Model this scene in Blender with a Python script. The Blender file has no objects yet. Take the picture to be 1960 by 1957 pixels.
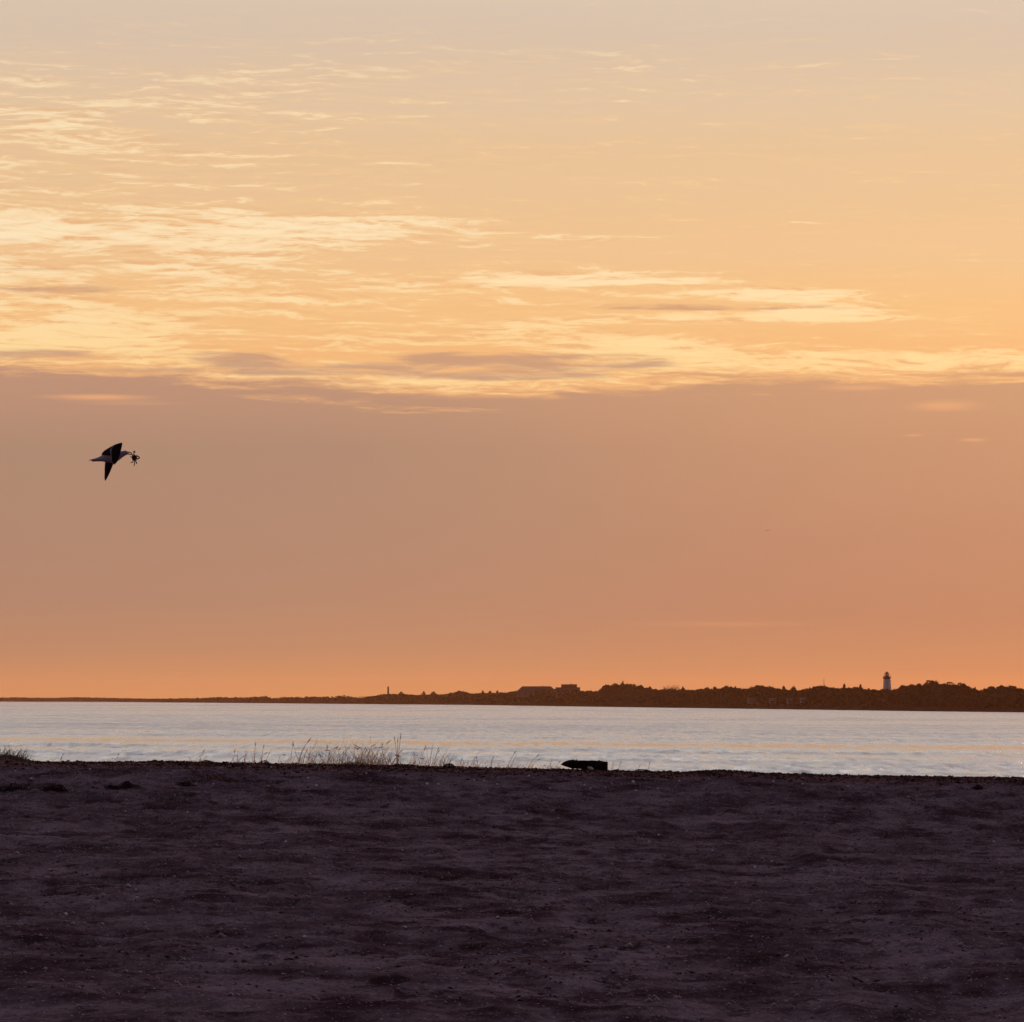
import bpy, bmesh, math, random
import numpy as np
from mathutils import Vector
random.seed(7); rng = np.random.default_rng(7)
C = bpy.context.scene.collection
SC = bpy.context.scene

# ------------------------------------------------------------------ camera, sky, sun, exposure
FPX, HX, HY, CAMZ = 9324.0, 980.0, 1337.0, 6.0     # focal length and horizon in photo pixels
cam = bpy.data.objects.new('camera', bpy.data.cameras.new('camera')); C.objects.link(cam)
cam.location = (0, 0, CAMZ); cam.rotation_euler = (math.radians(90), 0, 0)
cam.data.sensor_fit = 'HORIZONTAL'; cam.data.sensor_width = 36.0
cam.data.lens = 36.0*FPX/1960.0
cam.data.shift_y = (HY-978.5)/1960.0
cam.data.clip_start = 0.5; cam.data.clip_end = 60000
SC.camera = cam
SC.view_settings.view_transform = 'Standard'; SC.view_settings.look = 'None'
SC.view_settings.exposure = 0.0; SC.view_settings.gamma = 1.0
SC.cycles.volume_bounces = 0
SC.cycles.max_bounces = 6

def lin(r, g, b):
    f = lambda c: (c/255/12.92) if c/255 <= 0.04045 else ((c/255+0.055)/1.055)**2.4
    return (f(r), f(g), f(b), 1.0)

NT = None
class E:
    def __init__(s, k): s.k = k
    def __add__(s, o): return M('ADD', s, o)
    __radd__ = __add__
    def __sub__(s, o): return M('SUBTRACT', s, o)
    def __rsub__(s, o): return M('SUBTRACT', o, s)
    def __mul__(s, o): return M('MULTIPLY', s, o)
    __rmul__ = __mul__
    def __truediv__(s, o): return M('DIVIDE', s, o)
def put(sock, v):
    if isinstance(v, E): NT.links.new(v.k, sock)
    else: sock.default_value = v
def M(op, a, b=None, c=None, clamp=False):
    n = NT.nodes.new('ShaderNodeMath'); n.operation = op; n.use_clamp = clamp
    put(n.inputs[0], a)
    if b is not None: put(n.inputs[1], b)
    if c is not None: put(n.inputs[2], c)
    return E(n.outputs[0])
def sstep(lo, hi, x):
    n = NT.nodes.new('ShaderNodeMapRange'); n.interpolation_type = 'SMOOTHSTEP'
    put(n.inputs[0], x); put(n.inputs[1], lo); put(n.inputs[2], hi)
    return E(n.outputs[0])
def vec(x, y, z=0.0):
    n = NT.nodes.new('ShaderNodeCombineXYZ')
    for i, v in enumerate((x, y, z)): put(n.inputs[i], v)
    return E(n.outputs[0])
def noise(v, scale=1.0, detail=4.0, rough=0.55, dist=0.0):
    n = NT.nodes.new('ShaderNodeTexNoise'); put(n.inputs['Vector'], v)
    n.inputs['Scale'].default_value = scale; n.inputs['Detail'].default_value = detail
    n.inputs['Roughness'].default_value = rough; n.inputs['Distortion'].default_value = dist
    return E(n.outputs[0])
def mix(f, a, b):
    n = NT.nodes.new('ShaderNodeMix'); n.data_type = 'RGBA'
    put(n.inputs[0], f); put(n.inputs[6], a); put(n.inputs[7], b)
    return E(n.outputs[2])
def ramp(x, lo, hi, stops, interp='EASE'):
    n = NT.nodes.new('ShaderNodeValToRGB'); n.color_ramp.interpolation = interp
    el = n.color_ramp.elements
    put(n.inputs[0], M('DIVIDE', x-lo, hi-lo, clamp=True))
    el[0].color = stops[0][1]; el[1].color = stops[-1][1]        # first and last stop sit at 0 and 1
    for p, c in stops[1:-1]:
        e = el.new((p-lo)/(hi-lo)); e.color = c
    return E(n.outputs[0])
def fcurve(x, lo, hi, pts, vlo, vhi):
    n = NT.nodes.new('ShaderNodeFloatCurve'); cv = n.mapping.curves[0]
    pts = [((p-lo)/(hi-lo), (q-vlo)/(vhi-vlo)) for p, q in pts]
    cv.points[0].location = pts[0]; cv.points[1].location = pts[-1]
    for p in pts[1:-1]: cv.points.new(*p)
    n.mapping.update()
    put(n.inputs['Value'], M('DIVIDE', x-lo, hi-lo, clamp=True))
    return E(n.outputs[0])*(vhi-vlo)+vlo
def blob(u, p, cx, cy, w, h):
    a = (u-cx)/w; b = (p-cy)/h
    return M('EXPONENT', (a*a+b*b)*-1.0)

SUN_AZ, SUN_EL = math.radians(13), math.radians(5.0)   # to the right of the frame's middle, behind the cloud bank
def build_world():
    global NT
    w = bpy.data.worlds.new('World'); SC.world = w; w.use_nodes = True
    NT = w.node_tree; NT.nodes.clear()
    tc = NT.nodes.new('ShaderNodeTexCoord')
    sp = NT.nodes.new('ShaderNodeSeparateXYZ'); NT.links.new(tc.outputs['Generated'], sp.inputs[0])
    x, y, z = (E(sp.outputs[i]) for i in range(3))
    el = M('ARCSINE', z); az = M('ARCTAN2', x, y)
    u = az*FPX + HX                       # cloud coordinates: azimuth and elevation
    P = HY - el*FPX
    # ---- clear sky between the clouds
    clear = ramp(P, 0, 1340, [
        (0, lin(214, 192, 172)), (180, lin(226, 196, 164)), (330, lin(232, 194, 152)), (470, lin(238, 194, 146)),
        (600, lin(244, 191, 133)), (690, lin(243, 183, 124)), (760, lin(236, 174, 120)), (1000, lin(214, 155, 110)), (1340, lin(224, 152, 98))])
    # ---- the mauve cloud bank that fills the lower sky
    bankL = ramp(P, 680, 1340, [
        (680, lin(190, 145, 121)), (760, lin(184, 141, 119)), (860, lin(169, 133, 115)), (1040, lin(169, 131, 113)),
        (1150, lin(171, 130, 111)), (1240, lin(180, 133, 107)), (1340, lin(206, 145, 99))], 'LINEAR')
    bankR = ramp(P, 680, 1340, [
        (680, lin(203, 152, 118)), (760, lin(198, 147, 116)), (860, lin(192, 139, 112)), (1040, lin(180, 127, 107)),
        (1180, lin(175, 121, 102)), (1280, lin(186, 128, 98)), (1340, lin(204, 138, 94))], 'LINEAR')
    big = noise(vec(u/900, P/260), 1.0, 3, 0.5)
    side = sstep(420, 2050, u + (big-0.5)*700)
    bank = mix(side, bankL, bankR)
    # ---- warped streak noise
    w1 = noise(vec(u/420, P/75, 3.1), 1.0, 4, 0.55) - 0.5
    w2 = noise(vec(u/420, P/75, 9.7), 1.0, 4, 0.55) - 0.5
    ut = u + w1*190; Pt = P + w2*50 - (u-980)*0.012
    def field(dp):
        p = Pt+dp
        a1 = noise(vec(ut/215, p/19), 1.0, 5, 0.6, 0.3); a2 = noise(vec(ut/90, p/10.5, 5.0), 1.0, 4, 0.6, 0.5)
        a3 = noise(vec(ut/46, p/5.2, 13.0), 1.0, 3, 0.6, 0.7)
        return a1, a2, a1*0.46 + a2*0.30 + a3*0.24
    S1, S2, S = field(0.0)
    Sb = field(7.0)[2]
    relief = S-Sb                          # lit upper sides, shaded undersides
    L = noise(vec(ut/520, Pt/40, 21.0), 1.0, 5, 0.6)
    edge = fcurve(u, -400, 2400, [(-400, 690), (0, 700), (240, 708), (420, 735), (620, 752), (840, 761), (1020, 757), (1130, 742),
                                  (1300, 730), (1500, 728), (1750, 732), (1960, 729), (2400, 735)], 600, 800)
    d = edge - P                                   # > 0 above the bank's upper edge
    dn = d + (L-0.5)*120 + (S-0.5)*95
    above = sstep(-18, 22, dn)
    # ---- bright gilded cloud
    cov = None
    for cx, cy, ww, hh, a in [(120, 470, 560, 95, .60), (560, 440, 330, 30, .5), (820, 450, 170, 18, .4), (300, 600, 480, 50, .34), (1040, 530, 190, 16, .95), (1310, 541, 120, 7, .85),
                              (1480, 568, 170, 14, 1.25), (1600, 594, 150, 8, 1.2), (1440, 612, 300, 9, 1.15), (820, 545, 380, 14, .45),
                              (1180, 458, 110, 8, .55), (900, 470, 60, 10, .5), (700, 640, 480, 26, .5), (100, 640, 150, 24, .6),
                              (1250, 668, 190, 22, .9), (1000, 580, 320, 22, .3), (960, 628, 200, 12, .4), (1860, 690, 200, 10, .3),
                              (-600, 560, 700, 160, .6), (150, 240, 620, 150, .42), (1050, 130, 700, 60, .25), (2700, 500, 500, 120, .4)]:
        b = blob(u, P, cx, cy, ww, hh)*a
        cov = b if cov is None else cov + b
    cov = cov*(sstep(0.34, 0.62, noise(vec(u/330, P/46, 30.0), 1.0, 3, 0.5))*0.75+0.5)
    band = d - 30
    cov = cov + M('EXPONENT', (band/34)*(band/34)*-1.0)*0.66
    fld = S + M('MINIMUM', cov, 0.95)*0.30 + relief*0.30
    bright = sstep(0.61, 0.69, fld)*sstep(0.54, 0.84, fld)*above
    soft = sstep(0.50, 0.72, fld)*above
    shade = sstep(0.02, 0.13, relief*-1.0)*sstep(0.2, 0.6, cov)
    # ---- thicker, unlit streaks inside the gilded field
    dk = None
    for cx, cy, ww, hh, a in [(120, 560, 190, 13, 1.1), (80, 682, 230, 14, 1.1), (470, 690, 130, 20, 1.1), (1360, 590, 330, 7, 1.5),
                              (1190, 584, 150, 7, .5), (40, 522, 140, 7, .55), (1090, 700, 230, 22, 1.1), (960, 722, 180, 11, 1.0), (30, 470, 130, 10, .55), (700, 705, 130, 9, .4),
                              (330, 470, 90, 7, .5), (300, 712, 260, 9, .8), (640, 716, 190, 13, .85), (860, 690, 150, 13, .8), (1190, 688, 120, 12, .85), (180, 520, 160, 9, .5), (860, 672, 160, 12, .4), (-300, 610, 300, 14, .9)]:
        b = blob(u, P, cx, cy, ww, hh)*a
        dk = b if dk is None else dk + b
    dark = sstep(0.40, 0.86, M('MINIMUM', dk, 1.0)*0.72 + (S1-0.5)*1.5 + (L-0.5)*0.7)*0.85
    col = mix(soft*0.35, clear, lin(255, 207, 144))
    col = mix(shade*0.75, col, lin(234, 178, 128))
    col = mix(bright*0.95, col, mix(sstep(430, 720, P), lin(255, 231, 190), lin(255, 218, 157)))
    col = mix(dark, col, mix(sstep(430, 720, P), lin(216, 160, 118), lin(192, 146, 122)))
    # orange lit rim right on the bank's edge
    rim = M('EXPONENT', (dn-10)*(dn-10)*(-1/220.0))*sstep(0.42, 0.66, S1)
    low = mix(rim*0.75, bank, lin(255, 190, 122))
    wisp = None
    for cx, cy, ww, hh, a in [(185, 763, 110, 6, .75), (250, 775, 160, 6, .35), (840, 752, 130, 5, .6), (1000, 755, 80, 4, .5), (1640, 745, 90, 7, .6), (1800, 785, 90, 9, .35), (1400, 735, 200, 5, .3), (1747, 836, 26, 4, .45), (1860, 845, 34, 5, .5), (1810, 775, 80, 10, .4), (1380, 1195, 260, 9, .3), (1700, 1110, 400, 20, .15), (1270, 905, 90, 60, .16)]:
        b = blob(u, P, cx, cy, ww, hh)*a
        wisp = b if wisp is None else wisp + b
    low = mix(sstep(0.1, 0.95, wisp*(S+0.45)), low, lin(240, 172, 122))
    lowsky = mix(above, low, col)
    # ---- higher sky (above the frame): unseen pale front band boosted to light the water, dim overhead and behind
    eld = el*(180/math.pi)
    front = ramp(eld, 0, 90, [(0, lin(215, 190, 170)), (8, lin(216, 194, 174)), (9.5, (1.05, .90, .70, 1)), (12, (1.5, 1.36, 1.14, 1)), (15, (1.68, 1.62, 1.70, 1)), (27, (1.56, 1.55, 1.76, 1)), (38, lin(170, 170, 190)), (56, lin(74, 66, 82)), (90, lin(48, 40, 54))], 'LINEAR')
    back = ramp(eld, 0, 90, [(0, lin(92, 76, 90)), (12, lin(98, 82, 98)), (35, lin(86, 76, 94)), (90, lin(48, 40, 54))], 'LINEAR')
    fr = sstep(-0.35, 0.75, y)
    sky_hi = mix(fr, back, front)
    inframe = sstep(8.6, 6.6, eld)*sstep(0.35, 0.85, y)
    total = mix(inframe, sky_hi, lowsky)
    # ---- a thin share of clear atmosphere
    st = NT.nodes.new('ShaderNodeTexSky'); st.sky_type = 'NISHITA'; st.sun_disc = False
    st.sun_elevation = SUN_EL; st.sun_rotation = SUN_AZ
    bg1 = NT.nodes.new('ShaderNodeBackground'); NT.links.new(st.outputs[0], bg1.inputs[0]); bg1.inputs[1].default_value = 0.05
    bg2 = NT.nodes.new('ShaderNodeBackground'); NT.links.new(total.k, bg2.inputs[0]); bg2.inputs[1].default_value = 1.0
    mx = NT.nodes.new('ShaderNodeMixShader'); mx.inputs[0].default_value = 0.95
    NT.links.new(bg1.outputs[0], mx.inputs[1]); NT.links.new(bg2.outputs[0], mx.inputs[2])
    out = NT.nodes.new('ShaderNodeOutputWorld'); NT.links.new(mx.outputs[0], out.inputs[0])
    w.cycles.sampling_method = 'MANUAL'; w.cycles.sample_map_resolution = 2048
build_world()
sl = bpy.data.lights.new('sun', 'SUN'); sl.energy = 0.85; sl.angle = math.radians(10); sl.color = (1.0, 0.42, 0.15)
sun = bpy.data.objects.new('sun', sl); C.objects.link(sun)
sdir = Vector((math.sin(SUN_AZ)*math.cos(SUN_EL), math.cos(SUN_AZ)*math.cos(SUN_EL), math.sin(SUN_EL)))
sun.rotation_euler = sdir.to_track_quat('Z', 'Y').to_euler()

# ------------------------------------------------------------------ helpers
def at(px, py, Y): return Vector(((px-HX)/FPX*Y, Y, CAMZ-(py-HY)/FPX*Y))
def tag(o, label=None, cat=None, group=None, kind=None):
    for k, v in (('label', label), ('category', cat), ('group', group), ('kind', kind)):
        if v: o[k] = v
    return o
def link(name, me, mats, parent=None, smooth=False):
    for m in (mats if isinstance(mats, (list, tuple)) else [mats]): me.materials.append(m)
    o = bpy.data.objects.new(name, me); C.objects.link(o)
    if parent: o.parent = parent
    if smooth: me.polygons.foreach_set('use_smooth', [True]*len(me.polygons))
    return o
class MB:
    """collects vertices and faces of ONE part"""
    def __init__(s): s.v = []; s.f = []; s.m = []
    def face(s, idx, m=0): s.f.append(tuple(idx)); s.m.append(m)
    def add(s, pts): i = len(s.v); s.v += [tuple(p) for p in pts]; return i
    def quad(s, pts, m=0): i = s.add(pts); s.face(range(i, i+len(pts)), m)
    def box(s, x0, x1, y0, y1, z0, z1, m=0):
        i = s.add([(x, y, z) for z in (z0, z1) for y in (y0, y1) for x in (x0, x1)])
        for f in ((0,2,3,1), (4,5,7,6), (0,1,5,4), (2,6,7,3), (0,4,6,2), (1,3,7,5)): s.face([i+k for k in f], m)
    def loft(s, rings, m=0, cap=True):
        i0 = len(s.v); n = len(rings[0])
        for r in rings: s.add(r)
        for k in range(len(rings)-1):
            for j in range(n):
                a = i0+k*n+j; b = i0+k*n+(j+1) % n
                s.face((a, b, b+n, a+n), m)
        if cap:
            s.face([i0+j for j in range(n)][::-1], m); s.face([i0+(len(rings)-1)*n+j for j in range(n)], m)
    def lathe(s, prof, n=16, m=0, c=(0, 0)):
        s.loft([[(c[0]+r*math.cos(2*math.pi*j/n), c[1]+r*math.sin(2*math.pi*j/n), z) for j in range(n)] for r, z in prof], m)
    def tube(s, pts, rad, n=6, m=0):
        pts = [Vector(p) for p in pts]; rings = []
        for k, p in enumerate(pts):
            t = (pts[min(k+1, len(pts)-1)]-pts[max(k-1, 0)]).normalized()
            a = t.cross(Vector((0.3, 0.9, 0.17))).normalized(); b = t.cross(a)
            r = rad[k] if isinstance(rad, (list, tuple)) else rad
            rings.append([p+(a*math.cos(2*math.pi*j/n)+b*math.sin(2*math.pi*j/n))*r for j in range(n)])
        s.loft(rings, m)
    def mesh(s, name):
        me = bpy.data.meshes.new(name); me.from_pydata(s.v, [], s.f); me.polygons.foreach_set('material_index', s.m); me.update(); return me
    def build(s, name, mats, parent=None, smooth=False): return link(name, s.mesh(name), mats, parent, smooth)
def empty(name, loc, label, cat, group=None):
    o = bpy.data.objects.new(name, None); C.objects.link(o); o.location = loc; o.empty_display_size = 0.2
    return tag(o, label, cat, group)
def material(name, col, rough=0.8, spec=0.3, vary=0.0, scale=5.0, bump=0.0, bscale=20.0, col2=None, transl=0.0):
    global NT
    m = bpy.data.materials.new(name); m.use_nodes = True; NT = m.node_tree
    b = NT.nodes['Principled BSDF']; b.inputs['Roughness'].default_value = rough
    b.inputs['Specular IOR Level'].default_value = spec
    tc = NT.nodes.new('ShaderNodeTexCoord'); o = E(tc.outputs['Object'])
    c1 = tuple(col)+(1,)
    c2 = tuple(col2)+(1,) if col2 else tuple(min(1, c*(1+vary)) for c in col)+(1,)
    n = noise(o, scale, 5, 0.6)
    k = mix(sstep(0.35, 0.65, n), c1, c2); NT.links.new(k.k, b.inputs['Base Color'])
    if bump:
        bn = NT.nodes.new('ShaderNodeBump'); bn.inputs['Strength'].default_value = 0.8; bn.inputs['Distance'].default_value = bump
        NT.links.new(noise(o, bscale, 6, 0.65).k, bn.inputs['Height']); NT.links.new(bn.outputs[0], b.inputs['Normal'])
    if transl:
        t = NT.nodes.new('ShaderNodeBsdfTranslucent'); NT.links.new(k.k, t.inputs[0])
        mx = NT.nodes.new('ShaderNodeMixShader'); mx.inputs[0].default_value = transl
        NT.links.new(b.outputs[0], mx.inputs[1]); NT.links.new(t.outputs[0], mx.inputs[2])
        NT.links.new(mx.outputs[0], NT.nodes['Material Output'].inputs[0])
    return m
def vnoise(x, y, seed=0):
    """smooth value noise on numpy arrays, -1..1"""
    xi = np.floor(x).astype(np.int64); yi = np.floor(y).astype(np.int64)
    fx = x-xi; fy = y-yi; fx = fx*fx*(3-2*fx); fy = fy*fy*(3-2*fy)
    def h(a, b):
        n = (a*374761393 + b*668265263 + seed*982451653) & 0xffffffff
        n = ((n ^ (n >> 13))*1274126177) & 0xffffffff
        return ((n ^ (n >> 16)) & 0xffff)/32767.5-1
    return (h(xi, yi)*(1-fx)+h(xi+1, yi)*fx)*(1-fy)+(h(xi, yi+1)*(1-fx)+h(xi+1, yi+1)*fx)*fy
def fbm(x, y, oct=4, seed=0):
    s = 0; a = 1.0
    for k in range(oct): s = s+a*vnoise(x*2**k, y*2**k, seed+k); a *= 0.5
    return s

# ------------------------------------------------------------------ foreground beach
CREST_PX = np.array([-4000, -1500, -300, 0, 150, 300, 500, 700, 900, 1050, 1150, 1260, 1310, 1360, 1410, 1460, 1600, 1800, 1960, 2300, 4000, 6000.])
CREST_PY = np.array([1452, 1455, 1457, 1459, 1459, 1459, 1462.5, 1465, 1470, 1473, 1475.5, 1478, 1479, 1476, 1477, 1481, 1485, 1488, 1490, 1494, 1500, 1500.])
YC = 70.0
PY_ = np.array([-60, 18, 30, 56, 60, 66, 70, 73, 90, 165, 200, 420, 900.])
PD_ = np.array([-.66, -.66, -.62, -.50, -.39, -.055, 0.0, -.05, -.9, -4.6, -6.2, -9.0, -12.])
_yy = np.linspace(-60, 900, 9601); _pp = np.interp(_yy, PY_, PD_)
_pp = np.convolve(np.pad(_pp, 10, 'edge'), np.ones(21)/21, 'valid')
def ground(X, Y):
    X = np.asarray(X, float); Y = np.asarray(Y, float)
    px = HX+X/YC*FPX
    hc = CAMZ-(np.interp(px, CREST_PX, CREST_PY)-HY)/FPX*YC
    z = hc+np.interp(Y, _yy, _pp)
    near = np.clip((Y-52)/8, 0, 1)*np.clip((84-Y)/10, 0, 1)
    z = z + 0.085*np.exp(-((px-18)/34)**2-((Y-69.3)/1.3)**2)          # mound under the marram clump
    lefty = np.clip((900-px)/700, 0.15, 1)
    z = z + 0.050*fbm(X/1.3, Y/2.4, 3, 5)*lefty*(Y < 67.5)*np.clip((67.5-Y)/2.5, 0, 1)
    z = z + 0.026*fbm(X/0.30, Y/0.55, 4, 11)*np.clip(1.15-np.clip((Y-62)/9, 0, 1), .25, 1)*np.clip((Y-20)/5, 0, 1)
    z = z + 0.013*np.abs(fbm(X/0.08, Y/0.16, 3, 17))*near
    cx0 = np.floor(X/.42); cy0 = np.floor(Y/.75); dent = np.zeros_like(z)          # trampled hollows
    hsh = lambda a, b, k: np.abs(np.sin(a*12.9898+b*78.233+k*37.719)*43758.5453) % 1.0
    for ia in (-1, 0, 1):
        for ib in (-1, 0, 1):
            a, b = cx0+ia, cy0+ib; r = hsh(a, b, 1)
            q = np.sqrt(((X-(a+hsh(a, b, 2))*.42)/(.05+.08*r))**2+((Y-(b+hsh(a, b, 3))*.75)/(.09+.16*r))**2)
            dent += (hsh(a, b, 4) > .45)*(np.exp(-(q/.8)**4)*-1.0+.45*np.exp(-((q-1.25)/.3)**2))*(.012+.022*r)
    z = z + dent*np.clip((68-Y)/4, 0, 1)*np.clip(.4+.8*vnoise(X/2.1, Y/4, 61), 0, 1)
    z = z - 0.03*np.clip(fbm(X/0.55, Y/0.9, 2, 31)-0.45, 0, 1)*(Y < 68)   # old footprints and scoops
    return z
_gx = np.arange(-9.6, 9.61, .03); _gy = np.arange(19, 76, .05)
_G = ground(*[q.ravel() for q in np.meshgrid(_gx, _gy)]).reshape(len(_gy), len(_gx)).tolist()
def gz(x, y):
    fx = min(max((x+9.6)/.03, 0), len(_gx)-1.01); fy = min(max((y-19)/.05, 0), len(_gy)-1.01)
    i, j = int(fx), int(fy); fx -= i; fy -= j
    return (_G[j][i]*(1-fx)+_G[j][i+1]*fx)*(1-fy)+(_G[j+1][i]*(1-fx)+_G[j+1][i+1]*fx)*fy

def sand_material():
    global NT
    m = bpy.data.materials.new('beach_sand'); m.use_nodes = True; NT = m.node_tree
    b = NT.nodes['Principled BSDF']; b.inputs['Roughness'].default_value = 1.0; b.inputs['Specular IOR Level'].default_value = 0.0
    g = NT.nodes.new('ShaderNodeNewGeometry'); p = E(g.outputs['Position'])
    sp = NT.nodes.new('ShaderNodeSeparateXYZ'); NT.links.new(p.k, sp.inputs[0]); X, Y, Z = (E(sp.outputs[i]) for i in range(3))
    big = noise(vec(X*0.9, Y*0.45), 1, 5, 0.6); mid = noise(vec(X*4, Y*1.8), 1, 5, 0.65); fine = noise(p, 60, 3, 0.6)
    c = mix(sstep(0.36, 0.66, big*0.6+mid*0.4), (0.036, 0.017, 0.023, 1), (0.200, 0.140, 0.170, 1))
    # strand of wrack and damp debris along the crest
    strand = sstep(66.2, 68.2, Y + (mid-0.5)*5 + (big-0.5)*4)*sstep(73.5, 71, Y)
    deb = mix(sstep(0.46, 0.62, noise(vec(X*9, Y*3.2, 4), 1, 4, 0.7)), (0.16, 0.075, 0.070, 1), (0.045, 0.022, 0.022, 1))
    c = mix(strand*0.85, c, deb)
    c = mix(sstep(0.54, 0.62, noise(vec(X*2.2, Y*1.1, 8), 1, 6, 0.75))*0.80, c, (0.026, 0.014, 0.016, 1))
    grain = noise(vec(X*24, Y*9, 3), 1, 4, 0.7)
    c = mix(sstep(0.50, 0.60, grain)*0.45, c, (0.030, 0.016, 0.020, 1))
    c = mix(sstep(0.62, 0.70, noise(vec(X*40, Y*16, 6), 1, 2, 0.6))*0.8, c, (0.34, 0.27, 0.30, 1))
    c = mix(sstep(0.60, 0.72, fine)*0.5, c, (0.12, 0.085, 0.10, 1))
    NT.links.new(c.k, b.inputs['Base Color'])
    bn = NT.nodes.new('ShaderNodeBump'); bn.inputs['Strength'].default_value = 0.9; bn.inputs['Distance'].default_value = 0.05
    h = noise(vec(X*12, Y*7, Z*12), 1, 6, 0.75); NT.links.new(h.k, bn.inputs['Height']); NT.links.new(bn.outputs[0], b.inputs['Normal'])
    return m
def grid_mesh(name, xs, ys, zf):
    X, Y = np.meshgrid(xs, ys); Z = zf(X.ravel(), Y.ravel())
    co = np.stack([X.ravel(), Y.ravel(), Z], 1); nx, ny = len(xs), len(ys)
    i = (np.arange(ny-1)[:, None]*nx+np.arange(nx-1)[None, :]).ravel()
    q = np.stack([i, i+1, i+nx+1, i+nx], 1)
    me = bpy.data.meshes.new(name); me.vertices.add(len(co)); me.vertices.foreach_set('co', co.ravel())
    me.loops.add(q.size); me.loops.foreach_set('vertex_index', q.ravel().astype(np.int32))
    me.polygons.add(len(q)); me.polygons.foreach_set('loop_start', np.arange(0, q.size, 4, dtype=np.int32))
    me.polygons.foreach_set('loop_total', np.full(len(q), 4, dtype=np.int32)); me.update(calc_edges=True); me.validate()
    return me
xs = np.concatenate([-np.geomspace(900, 9.2, 40), np.arange(-9, 9.001, 0.035), np.geomspace(9.2, 900, 40)])
ys = np.concatenate([np.linspace(-60, 18, 14), np.arange(19, 30, .22), np.arange(30, 60, .085), np.arange(60, 72.01, .045), np.geomspace(72.3, 900, 50)])
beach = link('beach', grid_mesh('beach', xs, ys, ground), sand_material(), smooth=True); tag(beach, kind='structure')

# ------------------------------------------------------------------ water
def water_material():
    global NT
    m = bpy.data.materials.new('sea_water'); m.use_nodes = True; NT = m.node_tree
    b = NT.nodes['Principled BSDF']; b.inputs['IOR'].default_value = 1.33
    b.inputs['Base Color'].default_value = (0.10, 0.115, 0.135, 1)
    g = NT.nodes.new('ShaderNodeNewGeometry'); p = E(g.outputs['Position'])
    sp = NT.nodes.new('ShaderNodeSeparateXYZ'); NT.links.new(p.k, sp.inputs[0]); X, Y = E(sp.outputs[0]), E(sp.outputs[1])
    W = Y + X*0.95; A = X - Y*0.5
    inv = M('DIVIDE', 55944.0, M('MAXIMUM', W, 50.0))            # streaks widen with distance from the beach
    n1 = noise(vec(inv/9.0, A/900), 1, 4, 0.6); n2 = noise(vec(inv/3.0, X/28.0, 7), 1, 4, 0.65)
    wob = (noise(vec(X/40, Y/200, 2), 1, 3, 0.5)-0.5)*3
    iv = inv+wob
    slick = M('EXPONENT', ((iv-88)/7.0)*((iv-88)/7.0)*-1.0) + M('EXPONENT', ((iv-105)/3.0)*((iv-105)/3.0)*-1.0)*0.65 + M('EXPONENT', ((iv-22)/10.0)*((iv-22)/10.0)*-1.0)*0.25
    rg = 0.32 + (n1-0.5)*0.42 + (n2-0.5)*0.30 - slick*0.14 + (noise(vec(X/1.3, Y/24.0, 11), 1, 4, 0.6)-0.5)*0.52 + (noise(vec(X/5.0, Y/70.0, 12), 1, 3, 0.6)-0.5)*0.22
    put(b.inputs['Roughness'], M('MINIMUM', M('MAXIMUM', rg, 0.13), 0.6))
    wv = noise(vec(X/0.9, Y/7.0), 1, 5, 0.62)*0.8 + noise(vec(X/2.2, Y/26.0, 3), 1, 4, 0.55)*3.0
    bn = NT.nodes.new('ShaderNodeBump'); bn.inputs['Strength'].default_value = 1.0; bn.inputs['Distance'].default_value = 0.16
    NT.links.new(wv.k, bn.inputs['Height']); NT.links.new(bn.outputs[0], b.inputs['Normal'])
    return m
wy = np.concatenate([[130, 200, 260, 300], np.arange(320, 560, .36), np.arange(560, 960, .8), np.geomspace(962, 14000, 60)])
wu = np.concatenate([[-60, -8, -2, -.6, -.3, -.18, -.135], np.linspace(-.12, .12, 620), [.135, .18, .3, .6, 2, 8, 60]])
U_, Y_ = np.meshgrid(wu, wy); X_ = np.clip(U_*Y_, -7000, 7000)
iv_ = 55944.0/np.maximum(Y_+X_*.95, 50)+1.5*vnoise(X_/40, Y_/200, 8)
calm = 1-.80*np.clip(np.exp(-((iv_-88)/7.0)**2)+.65*np.exp(-((iv_-105)/3.0)**2), 0, 1)
chop = .050*(1-2*np.abs(fbm(X_/1.0+Y_/9, Y_/1.5, 3, 41)))+.18*fbm(X_/2.0, Y_/4.5+X_/9, 3, 42)+.12*fbm(X_/5, Y_/7, 2, 45)+.06*vnoise(X_/11, Y_/9, 43)
gust = .75+.45*fbm(X_/60, Y_/45, 2, 44)
fade = np.clip((.125-np.abs(U_))/.01, 0, 1)*np.clip((Y_-300)/30, 0, 1)*np.clip((960-Y_)/260, 0, 1)
Z_ = chop*gust*calm*fade
co = np.stack([X_, Y_, Z_], -1).reshape(-1, 3); nx, ny = len(wu), len(wy)
i = (np.arange(ny-1)[:, None]*nx+np.arange(nx-1)[None, :]).ravel(); q = np.stack([i, i+1, i+nx+1, i+nx], 1)
me = bpy.data.meshes.new('water'); me.vertices.add(len(co)); me.vertices.foreach_set('co', co.ravel())
me.loops.add(q.size); me.loops.foreach_set('vertex_index', q.ravel().astype(np.int32))
me.polygons.add(len(q)); me.polygons.foreach_set('loop_start', np.arange(0, q.size, 4, dtype=np.int32))
me.polygons.foreach_set('loop_total', np.full(len(q), 4, dtype=np.int32)); me.update(calc_edges=True)
sea = link('water', me, water_material(), smooth=True); tag(sea, kind='structure')

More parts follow.
